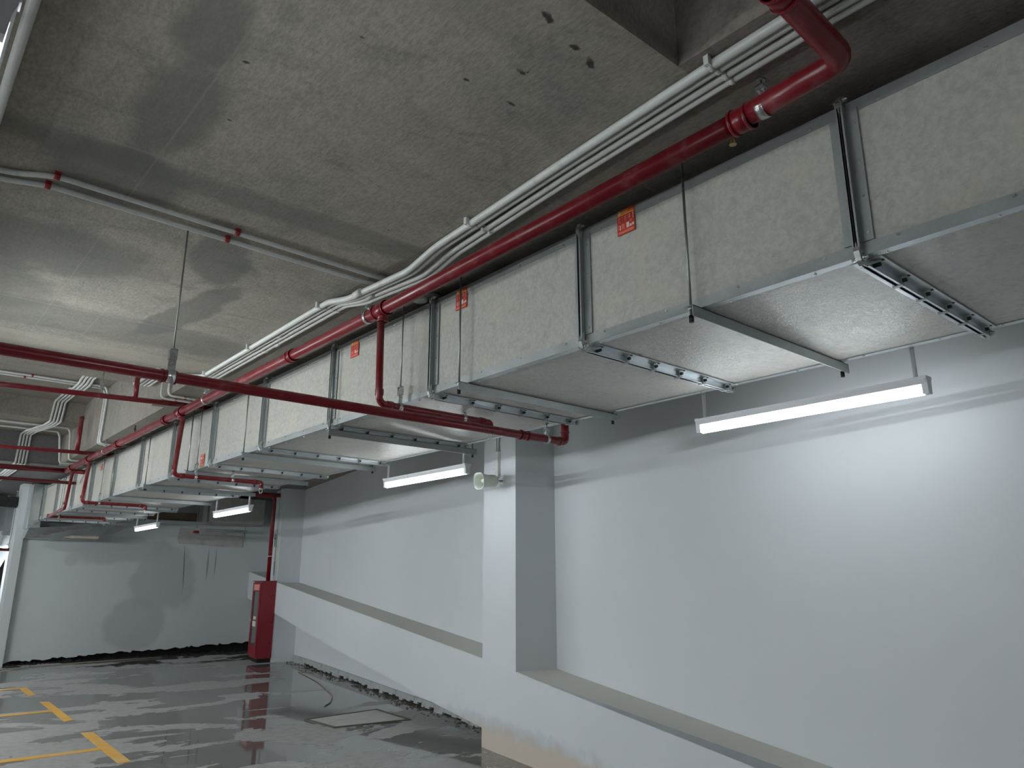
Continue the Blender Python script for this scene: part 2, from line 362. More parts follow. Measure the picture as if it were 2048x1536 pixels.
# far wall (ragged lower edge over a black gap), column at its left end
YF = 15.5
mb = MB(); xs = [2.03]
while xs[-1] < 6.6: xs.append(min(6.6, xs[-1] + rnd.uniform(.03, .08)))
def gap(x): return FL + .035 + .14 * max(0, (x - 2.0) / 4.0) ** .8
prev = None; pts = []
for x in xs: pts.append((x, gap(x) + rnd.uniform(-.022, .022)))
mb.prism(pts + [(6.6, ZS), (2.03, ZS)], lambda u, v, d: (u, d, v), YF, YF + .25); struct(mb.build('wall_far', M['grey_wall']))
mb = MB(); mb.box((2.03, YF + .16, FL), (6.6, YF + .24, FL + .3)); struct(mb.build('gap_shade_far', M['dirt']))  # black backing: the shade of the gap is put into its colour
mb = MB()
for i in range(160):
    x0 = rnd.uniform(2.1, 6.1); r = rnd.uniform(.012, .05); y0 = YF + .02 + rnd.uniform(-.12, .1)
    q = [(x0 + 1.6 * r * math.cos(a) * rnd.uniform(.6, 1.2), y0 + r * math.sin(a), FL) for a in (0, 1.3, 2.5, 3.8, 5.1)]
    m = len(mb.v); mb.v += q + [(x0, y0, FL + r * rnd.uniform(.5, 1.2))]
    for j in range(5): mb.face([m + j, m + (j + 1) % 5, m + 5])
o = mb.build('rubble', M['dirt']); tag(o, 'black damp rubble in the gap under the far grey wall', 'rubble'); o['kind'] = 'stuff'
mb = MB(); mb.box((2.02, YF - .10, FL), (2.15, YF + .25, ZS)); struct(mb.build('trim_9', M['grey_wall']))
# beyond the opening on the left: lit white wall and dark door leaf
mb = MB(); mb.box((-11, 18.3, FL), (7.5, 18.5, ZS)); struct(mb.build('wall_beyond', M['white_wall']))
mb = MB(); mb.prism([(1.2, FL), (1.99, FL), (1.99, .35), (1.93, .2), (1.72, -.75)], lambda u, v, d: (u, d, v), YF + .3, YF + .36); struct(mb.build('door_1', M['dark_hole']))
mb = MB(); mb.box((.6, YF + .1, 1.24), (2.0, YF + .3, 1.42)); struct(mb.build('trim_10', M['dark_hole']))

# yellow bay markings on the floor
def marking(polys, label):
    mb = MB()
    for p in polys: mb.prism(p, lambda u, v, d: (u, v, d), FL + .0005, FL + .003)
    tag(mb.build('bay_marking', M['yellow'], None), label, 'floor marking', 'yellow parking bay markings')
marking([[(1.815, 6.8), (1.91, 6.8), (1.965, 8.3), (1.868, 8.33)], [(1.84, 7.40), (1.84, 7.51), (-2.6, 7.51), (-2.6, 7.40)]], 'yellow T-shaped bay line nearest the camera, bottom left')
marking([[(1.875, 9.07), (1.965, 9.12), (2.01, 10.66), (1.922, 10.7)], [(1.90, 9.83), (1.90, 9.94), (-2.6, 9.94), (-2.6, 9.83)]], 'middle yellow T-shaped bay line on the wet floor')
marking([[(1.91, 11.34), (1.99, 11.38), (2.02, 12.22), (1.93, 12.24)], [(1.93, 12.12), (1.93, 12.24), (-2.6, 12.24), (-2.6, 12.12)]], 'yellow L-shaped bay corner line farthest from the camera')

# manhole cover sunk in the wet floor
t = thing('drain_cover', 'pale concrete drain cover in a dark steel frame set in the wet floor', 'drain cover', (4.17, 7.28, FL))
q = [(3.74, 7.58), (3.76, 7.0), (4.56, 6.88), (4.63, 7.66)]
mb = MB()
for i in range(4):
    a = Vector(q[i]); b = Vector(q[(i + 1) % 4]); c0 = Vector((4.17, 7.28))
    ai = a + (c0 - a) * .07; bi = b + (c0 - b) * .07
    mb.prism([tuple(a), tuple(b), tuple(bi), tuple(ai)], lambda u, v, d: (u, v, d), FL, FL + .012)
mb.build('frame', M['rubble'], t)
mb = MB(); mb.prism([tuple(Vector(a) + (Vector((4.17, 7.28)) - Vector(a)) * .09) for a in q], lambda u, v, d: (u, v, d), FL, FL + .008)
mb.build('slab', M['patch'], t)
# loose cables on the floor
mb = MB(); mb.tube([Wp(6.2, .3, FL + .03), (5.55, 11.6, FL + .008), (5.2, 10.2, FL + .008), (4.75, 8.9, FL + .008), (4.45, 8.4, FL + .008), (4.3, 8.25, FL + .008)], .007, 6, bend=.5)
tag(mb.build('cable', M['cable']), 'thin pale cable curling over the floor from the foot of the white wall', 'cable')
mb = MB(); mb.tube([(-.5, 13.9, FL + .012), (2.0, 14.75, FL + .012), (3.2, 15.1, FL + .012), (4.6, 15.25, FL + .012)], .011, 6, bend=.6)
tag(mb.build('hose', M['cable']), 'pale hose lying along the foot of the far grey wall', 'hose')

# ------------------------------------------------------------------ the duct
DX0, DX1, DZ0, DZ1 = 2.30, 3.43, 1.012, 1.569
FLY = [-.24, .947, 2.177, 3.355, 4.55, 5.70, 6.83, 7.98, 9.12, 10.3, 11.46, 12.6, 13.8, 14.9]
duct = thing('ventilation_duct', 'long rectangular duct of mottled grey boards in galvanised steel frames under the beam', 'duct', (2.865, 6.0, DZ0))
for a, b in zip([-1.5] + FLY[:-1], FLY):
    MB().box((DX0 + .004, a, DZ0 + .004), (DX0 + .02, b, DZ1 - .004)).build('side_panel', M['board'], duct)
    MB().box((DX1 - .02, a, DZ0 + .004), (DX1 - .004, b, DZ1 - .004)).build('side_panel', M['board'], duct)
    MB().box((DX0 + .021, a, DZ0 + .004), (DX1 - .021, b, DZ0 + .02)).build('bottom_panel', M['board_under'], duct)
    MB().box((DX0 + .021, a, DZ1 - .02), (DX1 - .021, b, DZ1 - .004)).build('top_panel', M['board'], duct)
    for (cx, sx) in ((DX0, 1), (DX1, -1)):
        for (cz, sz) in ((DZ0, 1), (DZ1, -1)):
            mb = MB(); L = .042; y0, y1 = a + .012, b - .012
            mb.box((cx, y0, cz), (cx + sx * .003, y1, cz + sz * L), 0)
            mb.box((cx + sx * .003, y0, cz), (cx + sx * L * .9, y1, cz + sz * .003), 1)
            mb.build('corner_angle', [M['galv'], M['galv_bright_lit']], duct)  # underside leg takes the paler steel, painting in the lamps' light
    mb = MB()
    n = 4
    for i in range(n):
        y = a + .12 + (b - a - .24) * i / (n - 1)
        for z in (DZ0 + .033, DZ1 - .033): mb.tube([(DX0 - .003, y, z), (DX0 + .001, y, z)], .0055, 8)
        mb.tube([(DX0 + .028, y + .05, DZ0 - .003), (DX0 + .028, y + .05, DZ0 + .001)], .0055, 8)
        mb.tube([(DX1 - .028, y + .05, DZ0 - .003), (DX1 - .028, y + .05, DZ0 + .001)], .0055, 8)
    s = mb.build('screw', M['chrome'], duct); s['kind'] = 'stuff'
H = .032
def shape(mb, name, mat):
    me = bpy.data.meshes.new(name); me.from_pydata(mb.v, [], mb.f); me.materials.append(M[mat]); me.polygons.foreach_set('use_smooth', mb.sm); return me
def piece(name, me, mat, parent, at):
    o = bpy.data.objects.new(name, me); C.objects.link(o); o.parent = parent; o.location = Vector(at) - wloc(parent); return o
CLIP = shape(MB().box((-.009, -.0175, -H - .003), (.009, .0175, -.004)), 'joint_clip', 'galv')
mb = MB(); mb.tube([(0, -.030, -.016), (0, .010, -.016)], .0075, 8); mb.box((-.005, -.042, -.0065), (.005, -.034, -.0035)); BOLT = shape(mb, 'bolt', 'black')
PLATE = []
for sx in (-1, 1):
    for sz in (-1, 1):
        mb = MB()
        mb.prism([(0, 0), (.05, 0), (.045, .018), (.03, .034), (.012, .04), (-.01, .03), (-.022, .0), (-.018, -.03), (0, -.05)],
                 lambda u, v, d: (-sx * (u - .012), d, -sz * (-v + .008)), -.009, .009)
        mb.tube([(sx * .012, -.026, sz * .012), (sx * .012, .024, sz * .012)], .006, 6)
        mb.tube([(sx * .012, -.018, sz * .012), (sx * .012, -.010, sz * .012)], .011, 6); PLATE.append(shape(mb, 'corner_plate', 'chrome'))
for y in FLY:
    f = None
    for sg in (-1, 1):
        mb = MB(); y0 = y + sg * .003; y1 = y + sg * .006; ye = y + sg * .048
        # vertical legs on the near side and the upstands round all four sides
        mb.box((DX0 - .004, y1, DZ0 + .045), (DX0, ye, DZ1 - .03)); mb.box((DX0 - H, y0, DZ0 + .02), (DX0, y1, DZ1 + .004))
        mb.box((DX0 - H, y0, DZ0 + .02), (DX0 - H + .003, y + sg * .012, DZ1))
        mb.box((DX1, y1, DZ0 + .045), (DX1 + .004, ye, DZ1 - .03)); mb.box((DX1, y0, DZ0 + .02), (DX1 + H, y1, DZ1 + .004))
        mb.box((DX0, y0, DZ1), (DX1, y1, DZ1 + H))
        o = mb.build('flange', M['galv'], duct)
        mb = MB()
        mb.box((DX0 + .04, y1, DZ0 - .004), (DX1 - .02, ye, DZ0)); mb.box((DX0, y0, DZ0 - H), (DX1 + .01, y1, DZ0 - .0))
        mb.box((DX0 + .02, y0, DZ0 - H), (DX1 - .01, y + sg * .014, DZ0 - H + .003))
        g = mb.build('bottom_flange', M['galv_bright_lit'], duct)
        if f is None: f = o; fb = g
    for i in range(6):
        x = DX0 + .07 + (DX1 - DX0 - .14) * i / 5
        if i: piece('joint_clip', CLIP, 'galv', fb, (x, y, DZ0))
        piece('bolt', BOLT, 'black', fb, (x, y, DZ0))
    for q, cx, cz in ((0, DX0, DZ0), (1, DX0, DZ1), (2, DX1, DZ0), (3, DX1, DZ1)): piece('corner_plate', PLATE[q], 'chrome', f, (cx, y, cz))
    mb = MB()
    for dz in (.07, .2, .33, .47):
        mb.tube([(DX0 - .007, y - .034, DZ0 + dz), (DX0 - .003, y - .034, DZ0 + dz)], .005, 8)
    mb.build('rivet', M['chrome'], f)['kind'] = 'stuff'
# sheet-metal end piece where the duct meets the far wall, plaster patch below it
mb = MB(); mb.hexa([(2.12, 15.1, .70), (3.22, 15.1, .70), (3.22, YF, .70), (2.12, YF, .70), (2.14, 14.92, .86), (3.43, 14.92, .99), (3.43, YF, 1.0), (2.14, YF, .86)])
mb.box((2.12, 14.95, .86), (2.30, YF, 1.60)); mb.build('end_collar', M['sheet'], duct)
mb = MB(); mb.hexa([(2.7, 15.06, .72), (3.24, 15.06, .72), (3.24, 15.09, .72), (2.7, 15.09, .72), (3.0, 15.06, .84), (3.26, 15.06, .93), (3.26, 15.09, .93), (3.0, 15.09, .84)])
mb.build('plaster_patch', M['tan'], duct)

# trapeze hangers: angle bar under the duct, two threaded rods up to the beam, black caps
HY = [1.60, 3.07, 4.50, 5.99, 7.36, 8.74, 10.2, 11.6, 13.1]
HL = ['galvanised trapeze bar under the duct closest to the camera, right of centre', 'second galvanised trapeze bar under the duct, below the second red label',
      'third galvanised trapeze bar, close by the duct joint behind the lower red pipe', 'fourth galvanised trapeze bar under the duct, between third and fourth lamps from front',
      'fifth trapeze bar under the duct, just before the sprinkler branch at the red riser', 'sixth trapeze bar under the duct, above the third lit lamp',
      'seventh trapeze bar under the duct, near the far sprinkler branch', 'eighth trapeze bar under the duct, beside the last branch drop', 'last trapeze bar under the duct before the far wall']
for y, lb in zip(HY, HL):
    t = thing('trapeze_hanger', lb, 'duct hanger', (2.85, y, DZ0 - .07), 'trapeze hangers under the duct')
    z1 = DZ0 - .0045 - (.0 if min(abs(y - f) for f in FLY) > .06 else .034)
    mb = MB(); mb.box((2.235, y - .045, z1 - .003), (3.475, y, z1)); mb.box((2.235, y - .045, z1 - .045), (3.475, y - .042, z1)); mb.build('angle_bar', M['galv'], t)
    for x in (2.255, 3.452):
        MB().tube([(x, y - .022, z1 - .05), (x, y - .022, ZS)], .0055, 8).build('rod', M['rod'], t)
        MB().tube([(x, y - .022, z1 - .012), (x, y - .022, z1 - .003)], .012, 6).build('nut', M['chrome'], t)
        MB().tube([(x, y - .022, z1 - .062), (x, y - .022, z1 - .035)], .0095, 10).build('cap', M['black'], t)

# ------------------------------------------------------------------ red labels on the duct
def label_plate(ya, z0, h, wd, flip, lb, lean=0.):
    """plate on the duct face; ya is its far (left) edge, runs towards the camera"""
    t = thing('label_plate', lb, 'label', (DX0 - .003, ya - wd / 2, z0), 'red duct labels')
    x = DX0 - .0012
    def P(u, v, d):      # u 0..1 left to right, v 0..1 top to bottom
        if flip: u, v = 1 - u, 1 - v
        return (x - d, ya - wd * u, z0 + h * (1 - v))
    mb = MB()
    def q(u0, v0, u1, v1, mi, d=.0016): mb.hexa([P(u0, v1, 0), P(u1, v1, 0), P(u1, v1, d), P(u0, v1, d), P(u0, v0, 0), P(u1, v0, 0), P(u1, v0, d), P(u0, v0, d)], mi)
    q(0, 0, 1, 1, 0, .0012); mb.build('plate', [M['sign_red']], t)
    mb = MB(); q(.04, .03, .96, .17, 0); q(.04, .85, .96, .97, 0); mb.build('header_band', [M['sign_orange']], t)
    mb = MB(); q(.03, .19, .97, .225, 0); q(.25, .055, .68, .085, 0, .002); q(.25, .115, .62, .145, 0, .002); mb.build('yellow_line', [M['sign_yellow']], t)
    mb = MB(); q(.05, .04, .22, .17, 0, .002); q(.53, .58, .68, .79, 0); q(.72, .69, .82, .79, 0); q(.85, .67, .96, .77, 0)
    q(.16, .60, .2, .80, 0); q(.72, .28, .75, .45, 0); q(.90, .25, .93, .50, 0); mb.build('white_box', [M['sign_white']], t)
    mb = MB(); r2 = random.Random(5)
    for u0, u1, v0, v1, n in ((.06, .22, .28, .52, 7), (.28, .34, .28, .5, 6), (.4, .56, .28, .5, 7), (.62, .69, .28, .45, 6), (.72, .86, .5, .62, 4), (.25, .45, .58, .8, 7), (.06, .14, .58, .8, 7), (.07, .93, .875, .955, 3)):
        for i in range(n):
            v = v0 + (v1 - v0) * i / n; q(u0, v, u1 - r2.uniform(0, .25) * (u1 - u0), v + .012, 0, .0019)
    mb.build('printed_text', [M['sign_pink']], t)
label_plate(1.962, 1.454, .118, .098, False, 'red label with yellow band nearest the camera, on the duct face')
label_plate(3.150, 1.443, .121, .100, False, 'red label behind a thin hanger rod, second from the camera')
label_plate(4.332, 1.440, .110, .104, False, 'red label beside the top of the fourth duct joint, third from camera')
label_plate(7.135, 1.020, .118, .104, True, 'upside-down orange-red label low on the duct face beside a rod')
label_plate(11.115, 1.420, .082, .100, False, 'tiny faded red label farthest along the duct face')

# ------------------------------------------------------------------ red pipes
RM = .037
def coupling(mb, p, ax, r, L=.07):
    p = Vector(p); ax = Vector(ax).normalized()
    mb.tube([p - ax * L / 2, p + ax * L / 2], r + .005, 20)
    for sg in (-1, 1): mb.tube([p + ax * sg * (L / 2 - .012), p + ax * sg * L / 2], r + .0085, 20)
main = thing('sprinkler_main_pipe', 'large red sprinkler main running along the duct, turning overhead at top right', 'pipe', (2.06, 6.0, 1.515))
mb = MB(); mb.tube([(2.06, 1.22, 1.530), (2.07, 3.5, 1.51), (2.07, 12.1, 1.512)], RM, 24); mb.build('pipe', M['red'], main)
mb = MB(); mb.tube([(2.055, 1.2, 1.531), (2.045, .82, 1.548), (1.2, .79, 1.565), (-3, .74, 1.59)], RM + .002, 24, bend=.055); mb.build('bend_pipe', M['red'], main)
for p, ax in (((2.06, 1.185, 1.53), (0, 1, 0)), ((1.66, .808, 1.556), (1, 0, 0)), ((2.07, 4.75, 1.51), (0, 1, 0)), ((2.07, 7.55, 1.51), (0, 1, 0)), ((2.07, 9.3, 1.51), (0, 1, 0))):
    mb = MB(); coupling(mb, p, ax, RM + (.002 if p[1] < 1.3 else 0)); mb.build('coupling', M['red'], main)
for y in (3.56, 7.12, 10.76, 11.75):
    mb = MB(); coupling(mb, (2.07, y, 1.511), (0, 1, 0), RM, .12); mb.tube([(2.075, y, 1.50), (2.08, y, 1.445)], .030, 18); mb.ring((2.08, y, 1.447), (0, 0, 1), .026, .012, .008)
    mb.build('tee', M['red'], main)
mb = MB(); mb.tube([(-3, 12.2, 1.49), (2.05, 12.1, 1.505)], RM, 16); mb.tube([(2.05, 12.1, 1.51), (2.8, 12.08, 1.51)], RM * .9, 16)
tag(mb.build('sprinkler_main_pipe', M['red']), 'thick dark red pipe crossing left at the far end of the main', 'pipe')
mb = MB(); mb.tube([(-3, 12.36, 1.375), (2.25, 12.3, 1.365)], .024, 12)
tag(mb.build('cross_pipe', M['red']), 'thin dark red pipe just below the farthest thick crossing pipe', 'pipe', 'red pipes crossing the ceiling')

def branch(y, x1, z, lb, x0=2.075, extra=None):
    t = thing('sprinkler_branch', lb, 'pipe', (x0, y, z), 'sprinkler branches under the duct')
    ys = y if extra is None else extra[1]
    r = .021
    pts = [(2.08, y - .04, 1.45), (x0, y, z)] + ([] if extra is None else [extra]) + [(x1, ys, z), (x1, ys, z - .045)]
    mb = MB(); mb.tube(pts, r, 16, bend=.05); mb.build('pipe', M['red'], t)
    for p, q, rr in (((x0, y, z + .05), (x0, y, z + .085), r + .004), ((x0 + .05, ys, z), (x0 + .09, ys, z), r + .004), ((x1 - .085, ys, z), (x1 - .05, ys, z), r + .004), ((x1, ys, z - .055), (x1, ys, z - .04), r + .003)):
        MB().tube([p, q], rr, 16).build('collar', M['red'], t)
    mb = MB(); mb.tube([(x1, ys, z - .055), (x1, ys, z - .068)], .015, 12)
    for sg in (-1, 1): mb.tube([(x1 + sg * .014, ys, z - .066), (x1 + sg * .016, ys, z - .088), (x1 + sg * .004, ys, z - .104)], .0035, 6)
    mb.tube([(x1, ys, z - .106), (x1, ys, z - .102)], .014, 12); mb.build('sprinkler_head', M['white_plastic'], t)
    return t
branch(3.62, 2.93, .974, 'red branch dropping from the main and passing under the duct, nearest the camera', 2.115)
branch(7.10, 2.886, .926, 'red sprinkler branch with drop at the middle of the duct', 2.065)
branch(10.74, 2.82, .962, 'third red sprinkler branch dropping beside the far duct joints', 2.06)
branch(11.72, 2.90, .955, 'last red sprinkler branch, bent along the duct before crossing under it', 2.055, (2.13, 13.25, .945))

xp = thing('cross_pipe', 'dusty red pipe crossing under the duct to an upturned elbow by the wall', 'pipe', (1.3, 3.5, .91), 'red pipes crossing the ceiling')
mb = MB(); mb.tube([(-3.2, 3.50, .903), (3.43, 3.52, .903), (3.50, 3.52, .903), (3.50, 3.52, 1.60)], .0262, 18, bend=.045); mb.build('pipe', M['red'], xp)
for x in (3.13, .95): mb = MB(); coupling(mb, (x, 3.518, .903), (1, 0, 0), .024, .07); mb.build('coupling', M['red'], xp)
mb = MB(); mb.ring((3.445, 3.52, .903), (1, 0, 0), .026, .012, .005); mb.ring((3.50, 3.52, .968), (0, 0, 1), .026, .012, .005); mb.build('elbow_rim', M['red'], xp)
p2 = thing('cross_pipe', 'dark red pipe with a short upright stub, crossing above the duct at left', 'pipe', (1, 7.3, 1.6), 'red pipes crossing the ceiling')
MB().tube([(-3, 7.93, 1.6), (.68, 7.40, 1.6), (2.6, 7.12, 1.6)], .0235, 14).build('pipe', M['red'], p2)
MB().tube([(1.70, 7.25, 1.6), (1.70, 7.25, 1.83)], .023, 12).build('riser_stub', M['red'], p2)
p3 = thing('cross_pipe', 'dark red pipe crossing above the duct, joined by a long upright riser', 'pipe', (1, 10.8, 1.6), 'red pipes crossing the ceiling')
MB().tube([(-3, 11.3, 1.6), (1.13, 10.95, 1.6), (2.7, 10.74, 1.6)], .0235, 14).build('pipe', M['red'], p3)
MB().tube([(1.945, 10.85, 1.6), (1.945, 10.85, 2.07)], .028, 12).build('riser_stub', M['red'], p3)
# riser above the hose cabinet
rs = thing('riser_pipe', 'red riser pipe standing on the hose cabinet beside the far white pier', 'pipe', Wp(8.02, -.11, 0))
MB().tube([Wp(8.02, -.11, -.012), Wp(8.02, -.11, 1.50), Wp(8.02, -.9, 1.53)], .036, 16, bend=.07).build('pipe', M['red'], rs)
MB().tube([Wp(8.02, -.95, 1.53), Wp(8.02, .0, 1.53)], .038, 16).build('cross_arm', M['red'], rs)
MB().ring(Wp(8.02, -.11, .43), (0, 0, 1), .037, .02, .004).build('strap', M['chrome'], rs)

# clevis hangers of the pipes
def clevis(x, y, z, r, ztop, ax, lb, wide=.028):
    t = thing('pipe_hanger', lb, 'pipe hanger', (x, y, z), 'zinc pipe hangers')
    MB().ring((x, y, z), ax, r + .001, wide, .003).build('strap_ring', M['chrome'], t)
    a = Vector(ax).normalized(); b = Vector((-a.y, a.x, 0)); p = Vector((x, y, z)); h = min(.1, (ztop - z - r) * .6)
    mb = MB()
    def hx(u0, u1, v0, v1, z0, z1): mb.hexa([tuple(p + a * u + b * v + Vector((0, 0, zz))) for zz in (z0, z1) for u, v in ((u0, v0), (u1, v0), (u1, v1), (u0, v1))])
    hw = wide / 2
    hx(-hw, hw, -.004, .004, r, r + h * .6); hx(-hw, hw, -.016, -.013, r + h * .5, r + h); hx(-hw, hw, .013, .016, r + h * .5, r + h); hx(-hw, hw, -.016, .016, r + h - .003, r + h)
    mb.build('bracket', M['chrome'], t)
    mb = MB(); q = p + b * -.02 + Vector((0, 0, r + h * .35)); mb.tube([q, q + b * .045], .005, 6); mb.tube([p + Vector((0, 0, r + h)), p + Vector((0, 0, r + h + .008))], .011, 6); mb.build('bolt', M['chrome'], t)
    mb = MB(); mb.tube([p + Vector((0, 0, r + h - .01)), (x, y, ztop)], .004, 8); mb.tube([(x, y, ztop - .006), (x, y, ztop)], .015, 10); mb.build('rod', M['rod'], t)
clevis(2.055, 1.10, 1.534, RM, ZS, (0, 1, 0), 'zinc hanger on the red main near the top right bend')
clevis(2.07, 3.71, 1.51, RM, ZS, (0, 1, 0), 'zinc hanger on the red main just left of the first branch tee')
clevis(2.07, 6.45, 1.51, RM, ZS, (0, 1, 0), 'zinc hanger on the red main behind the crossing pipe')
clevis(2.07, 9.9, 1.51, RM, ZS, (0, 1, 0), 'zinc hanger on the far part of the red main')
clevis(.955, 3.50, .903, .0262, ZS, (1, 0, 0), 'long thin rod hanger carrying the crossing red pipe at left', .034)
clevis(3.33, 3.52, .903, .0262, DZ0 - .002, (1, 0, 0), 'small clamp on the crossing pipe near its right elbow', .024)
clevis(2.255, 3.62, .974, .021, ZS, (1, 0, 0), 'long rod clamp on the nearest branch in front of the duct face', .024)
clevis(2.72, 3.62, .974, .021, DZ0, (1, 0, 0), 'short zinc clamp on the nearest branch under the duct', .024)
clevis(2.26, 7.10, .926, .021, ZS, (1, 0, 0), 'long rod clamp on the middle branch beside the upside-down label', .024)
clevis(2.60, 7.10, .926, .021, DZ0, (1, 0, 0), 'short zinc clamp on the middle branch under the duct', .024)
clevis(2.26, 10.74, .962, .021, ZS, (1, 0, 0), 'long rod clamp on the third branch at the duct face', .024)
clevis(1.43, 7.305, 1.6, .0235, 1.83, (1, 0, 0), 'zinc hanger on the dark crossing pipe left of its stub', .03)
clevis(2.26, 13.25, .945, .021, ZS, (1, 0, 0), 'rod clamp on the last branch near the far end of the duct', .024)
# odd anchors
t = thing('sprinkler_nozzle', 'small brass nozzle hanging in the shadow between red main and duct', 'sprinkler', (2.2, 1.31, 1.55))
MB().tube([(2.2, 1.31, 1.60), (2.2, 1.31, ZS)], .007, 8).build('stem', M['brass'], t)
mb = MB(); mb.tube([(2.2, 1.31, 1.56), (2.2, 1.31, 1.6)], .009, 8); mb.tube([(2.19, 1.31, 1.59), (2.21, 1.31, 1.59)], .012, 8); mb.tube([(2.2, 1.31, 1.553), (2.2, 1.31, 1.556)], .014, 10); mb.build('frame', M['brass'], t)
mb = MB(); mb.tube([(2.085, 8.72, 1.50), (2.085, 8.72, ZS)], .005, 6); mb.tube([(2.085, 8.72, 1.53), (2.085, 8.72, 1.545)], .014, 6); mb.tube([(2.085, 8.72, 1.59), (2.085, 8.72, 1.60)], .014, 6)
tag(mb.build('anchor_rod', M['black']), 'short bare anchor rod with nuts hanging from the beam at left', 'rod')

# ------------------------------------------------------------------ conduits
def conduit(pts, r, lb, group, bend=.06, joints=()):
    t = thing('conduit', lb, 'conduit', pts[0], group)
    MB().tube(pts, r, 12, bend=bend).build('tube', M['white_plastic'], t)
    for j in joints:
        mb = MB(); mb.tube([(j[0], j[1] - .04, j[2]), (j[0] + .004, j[1] + .04, j[2])], r + .0025, 12); mb.build('sleeve', M['white_plastic'], t)
    return t
off = [(.020, .0175, 0), (.060, .0135, 0), (.098, .0135, 1), (.134, .0135, 1)]
which = ['outermost left and thickest', 'second from the left', 'third from the left', 'rightmost, nearest the red main,']
def xl(y):
    ks = [(-1.5, 1.795), (.8, 1.812), (1.17, 1.825), (2.28, 1.89), (2.93, 1.935), (3.2, 1.925), (3.62, 1.882), (6.05, 1.895)]
    for (a, xa), (b, xb) in zip(ks, ks[1:]):
        if y <= b: return xa + (xb - xa) * (y - a) / (b - a)
    return ks[-1][1]
for i, (dx, r, g) in enumerate(off):
    zz = ZS - r - .004; lo = ZS - .055 - r; e = lambda y: (.022 * g if 2.2 < y < 3.3 else .004 * g if y < 2 else 0)
    pts = [(xl(y) + dx + e(y), y, zz) for y in (-1.5, .8, 1.17, 1.9, 2.85)]
    pts += [(xl(3.12) + dx + e(3.12), 3.10, lo), (xl(3.6) + dx, 3.66, lo), (xl(3.9) + dx, 3.90, zz), (xl(6.05) + dx, 6.10, zz)]
    pts += [(1.735 + dx * 1.0, 6.215, zz), (1.735 + dx * 1.0, 6.24, 1.83 - r - .006), (1.735 + dx * 1.0, 7.55, 1.83 - r - .006), (1.735 + dx, 7.63, 1.9)]
    conduit(pts, r, 'white conduit on the long ceiling bundle, ' + which[i], 'bundle of four white conduits along the ceiling', .05,
            joints=[(xl(3.6) + dx, 3.55, lo)] if i in (0, 2) else [(xl(5.0) + dx, 4.6 + i * .1, zz)])
for i in range(4):
    x = 1.68 + i * .04; z = 2.33 - .018
    pts = [(x + .02, 7.63, 2.2), (x + .02, 7.66, z), (x, 9.7, z), (x, 9.85, z - .04), (x, 10.2, z - .04), (x, 10.35, z), (x, 11.26, z), (x - .02, 11.275, 2.04), (x - .05, 11.5, 2.02), (x - .16, 12.1, 2.02), (x - .16, 12.57, 2.04), (x - .17, 12.575, 1.62), (x - .17, 15.2, 1.62)]
    conduit(pts, .0145, 'white conduit in the far high recess, %s of the four' % ['leftmost', 'second from left', 'third from left', 'rightmost'][i], 'far bundle of four white conduits', .03)
def pair(pts, r, lb, g, bend=.06): return conduit(pts, r, lb, g, bend)
zz = ZS - .015
pair([(-2, 3.43, zz), (.22, 3.43, zz), (.37, 3.335, zz), (1.7, 3.385, zz), (3.2, 3.44, zz)], .0115, 'upper of two white conduits crossing the near slab from the left', 'white conduit pairs crossing the ceiling')
pair([(-2, 3.515, zz), (.19, 3.515, zz), (.36, 3.445, zz), (1.58, 3.487, zz), (3.2, 3.53, zz)], .0115, 'lower of two white conduits crossing the near slab from the left', 'white conduit pairs crossing the ceiling')
pair([(-2, 9.98, 2.31), (1.99, 9.98, 2.31), (2.03, 10.0, 2.25), (2.03, 10.06, 1.62), (2.9, 10.1, 1.62)], .014, 'thicker conduit of the pair in the far recess, turning down the beam side', 'white conduit pairs crossing the ceiling', .04)
pair([(-2, 10.1, 2.31), (1.99, 10.1, 2.31), (2.03, 10.12, 2.25), (2.03, 10.16, 1.625), (2.9, 10.2, 1.62)], .012, 'thinner conduit of the pair in the far recess, turning down the beam side', 'white conduit pairs crossing the ceiling', .04)
pair([(-2, 11.72, 2.05), (1.96, 11.72, 2.05), (1.99, 11.74, 1.99), (2.03, 11.78, 1.62), (2.6, 11.8, 1.62)], .014, 'front conduit of the farthest pair, dropping beside the long riser', 'white conduit pairs crossing the ceiling', .04)
pair([(-2, 12.1, 2.05), (1.90, 12.1, 2.05), (1.93, 12.12, 1.99), (1.98, 12.14, 1.62), (2.6, 12.16, 1.62)], .014, 'rear conduit of the farthest pair, dropping beside the long riser', 'white conduit pairs crossing the ceiling', .04)
pair([(1.905, 6.98, 1.81), (1.91, 7.0, 1.625), (2.75, 7.02, 1.62)], .0115, 'upper white conduit bending from the step onto the beam behind the crossing pipe', 'white conduit pairs crossing the ceiling', .05)
pair([(1.885, 7.12, 1.81), (1.885, 7.14, 1.625), (2.75, 7.16, 1.62)], .0115, 'lower white conduit bending from the step onto the beam behind the crossing pipe', 'white conduit pairs crossing the ceiling', .05)

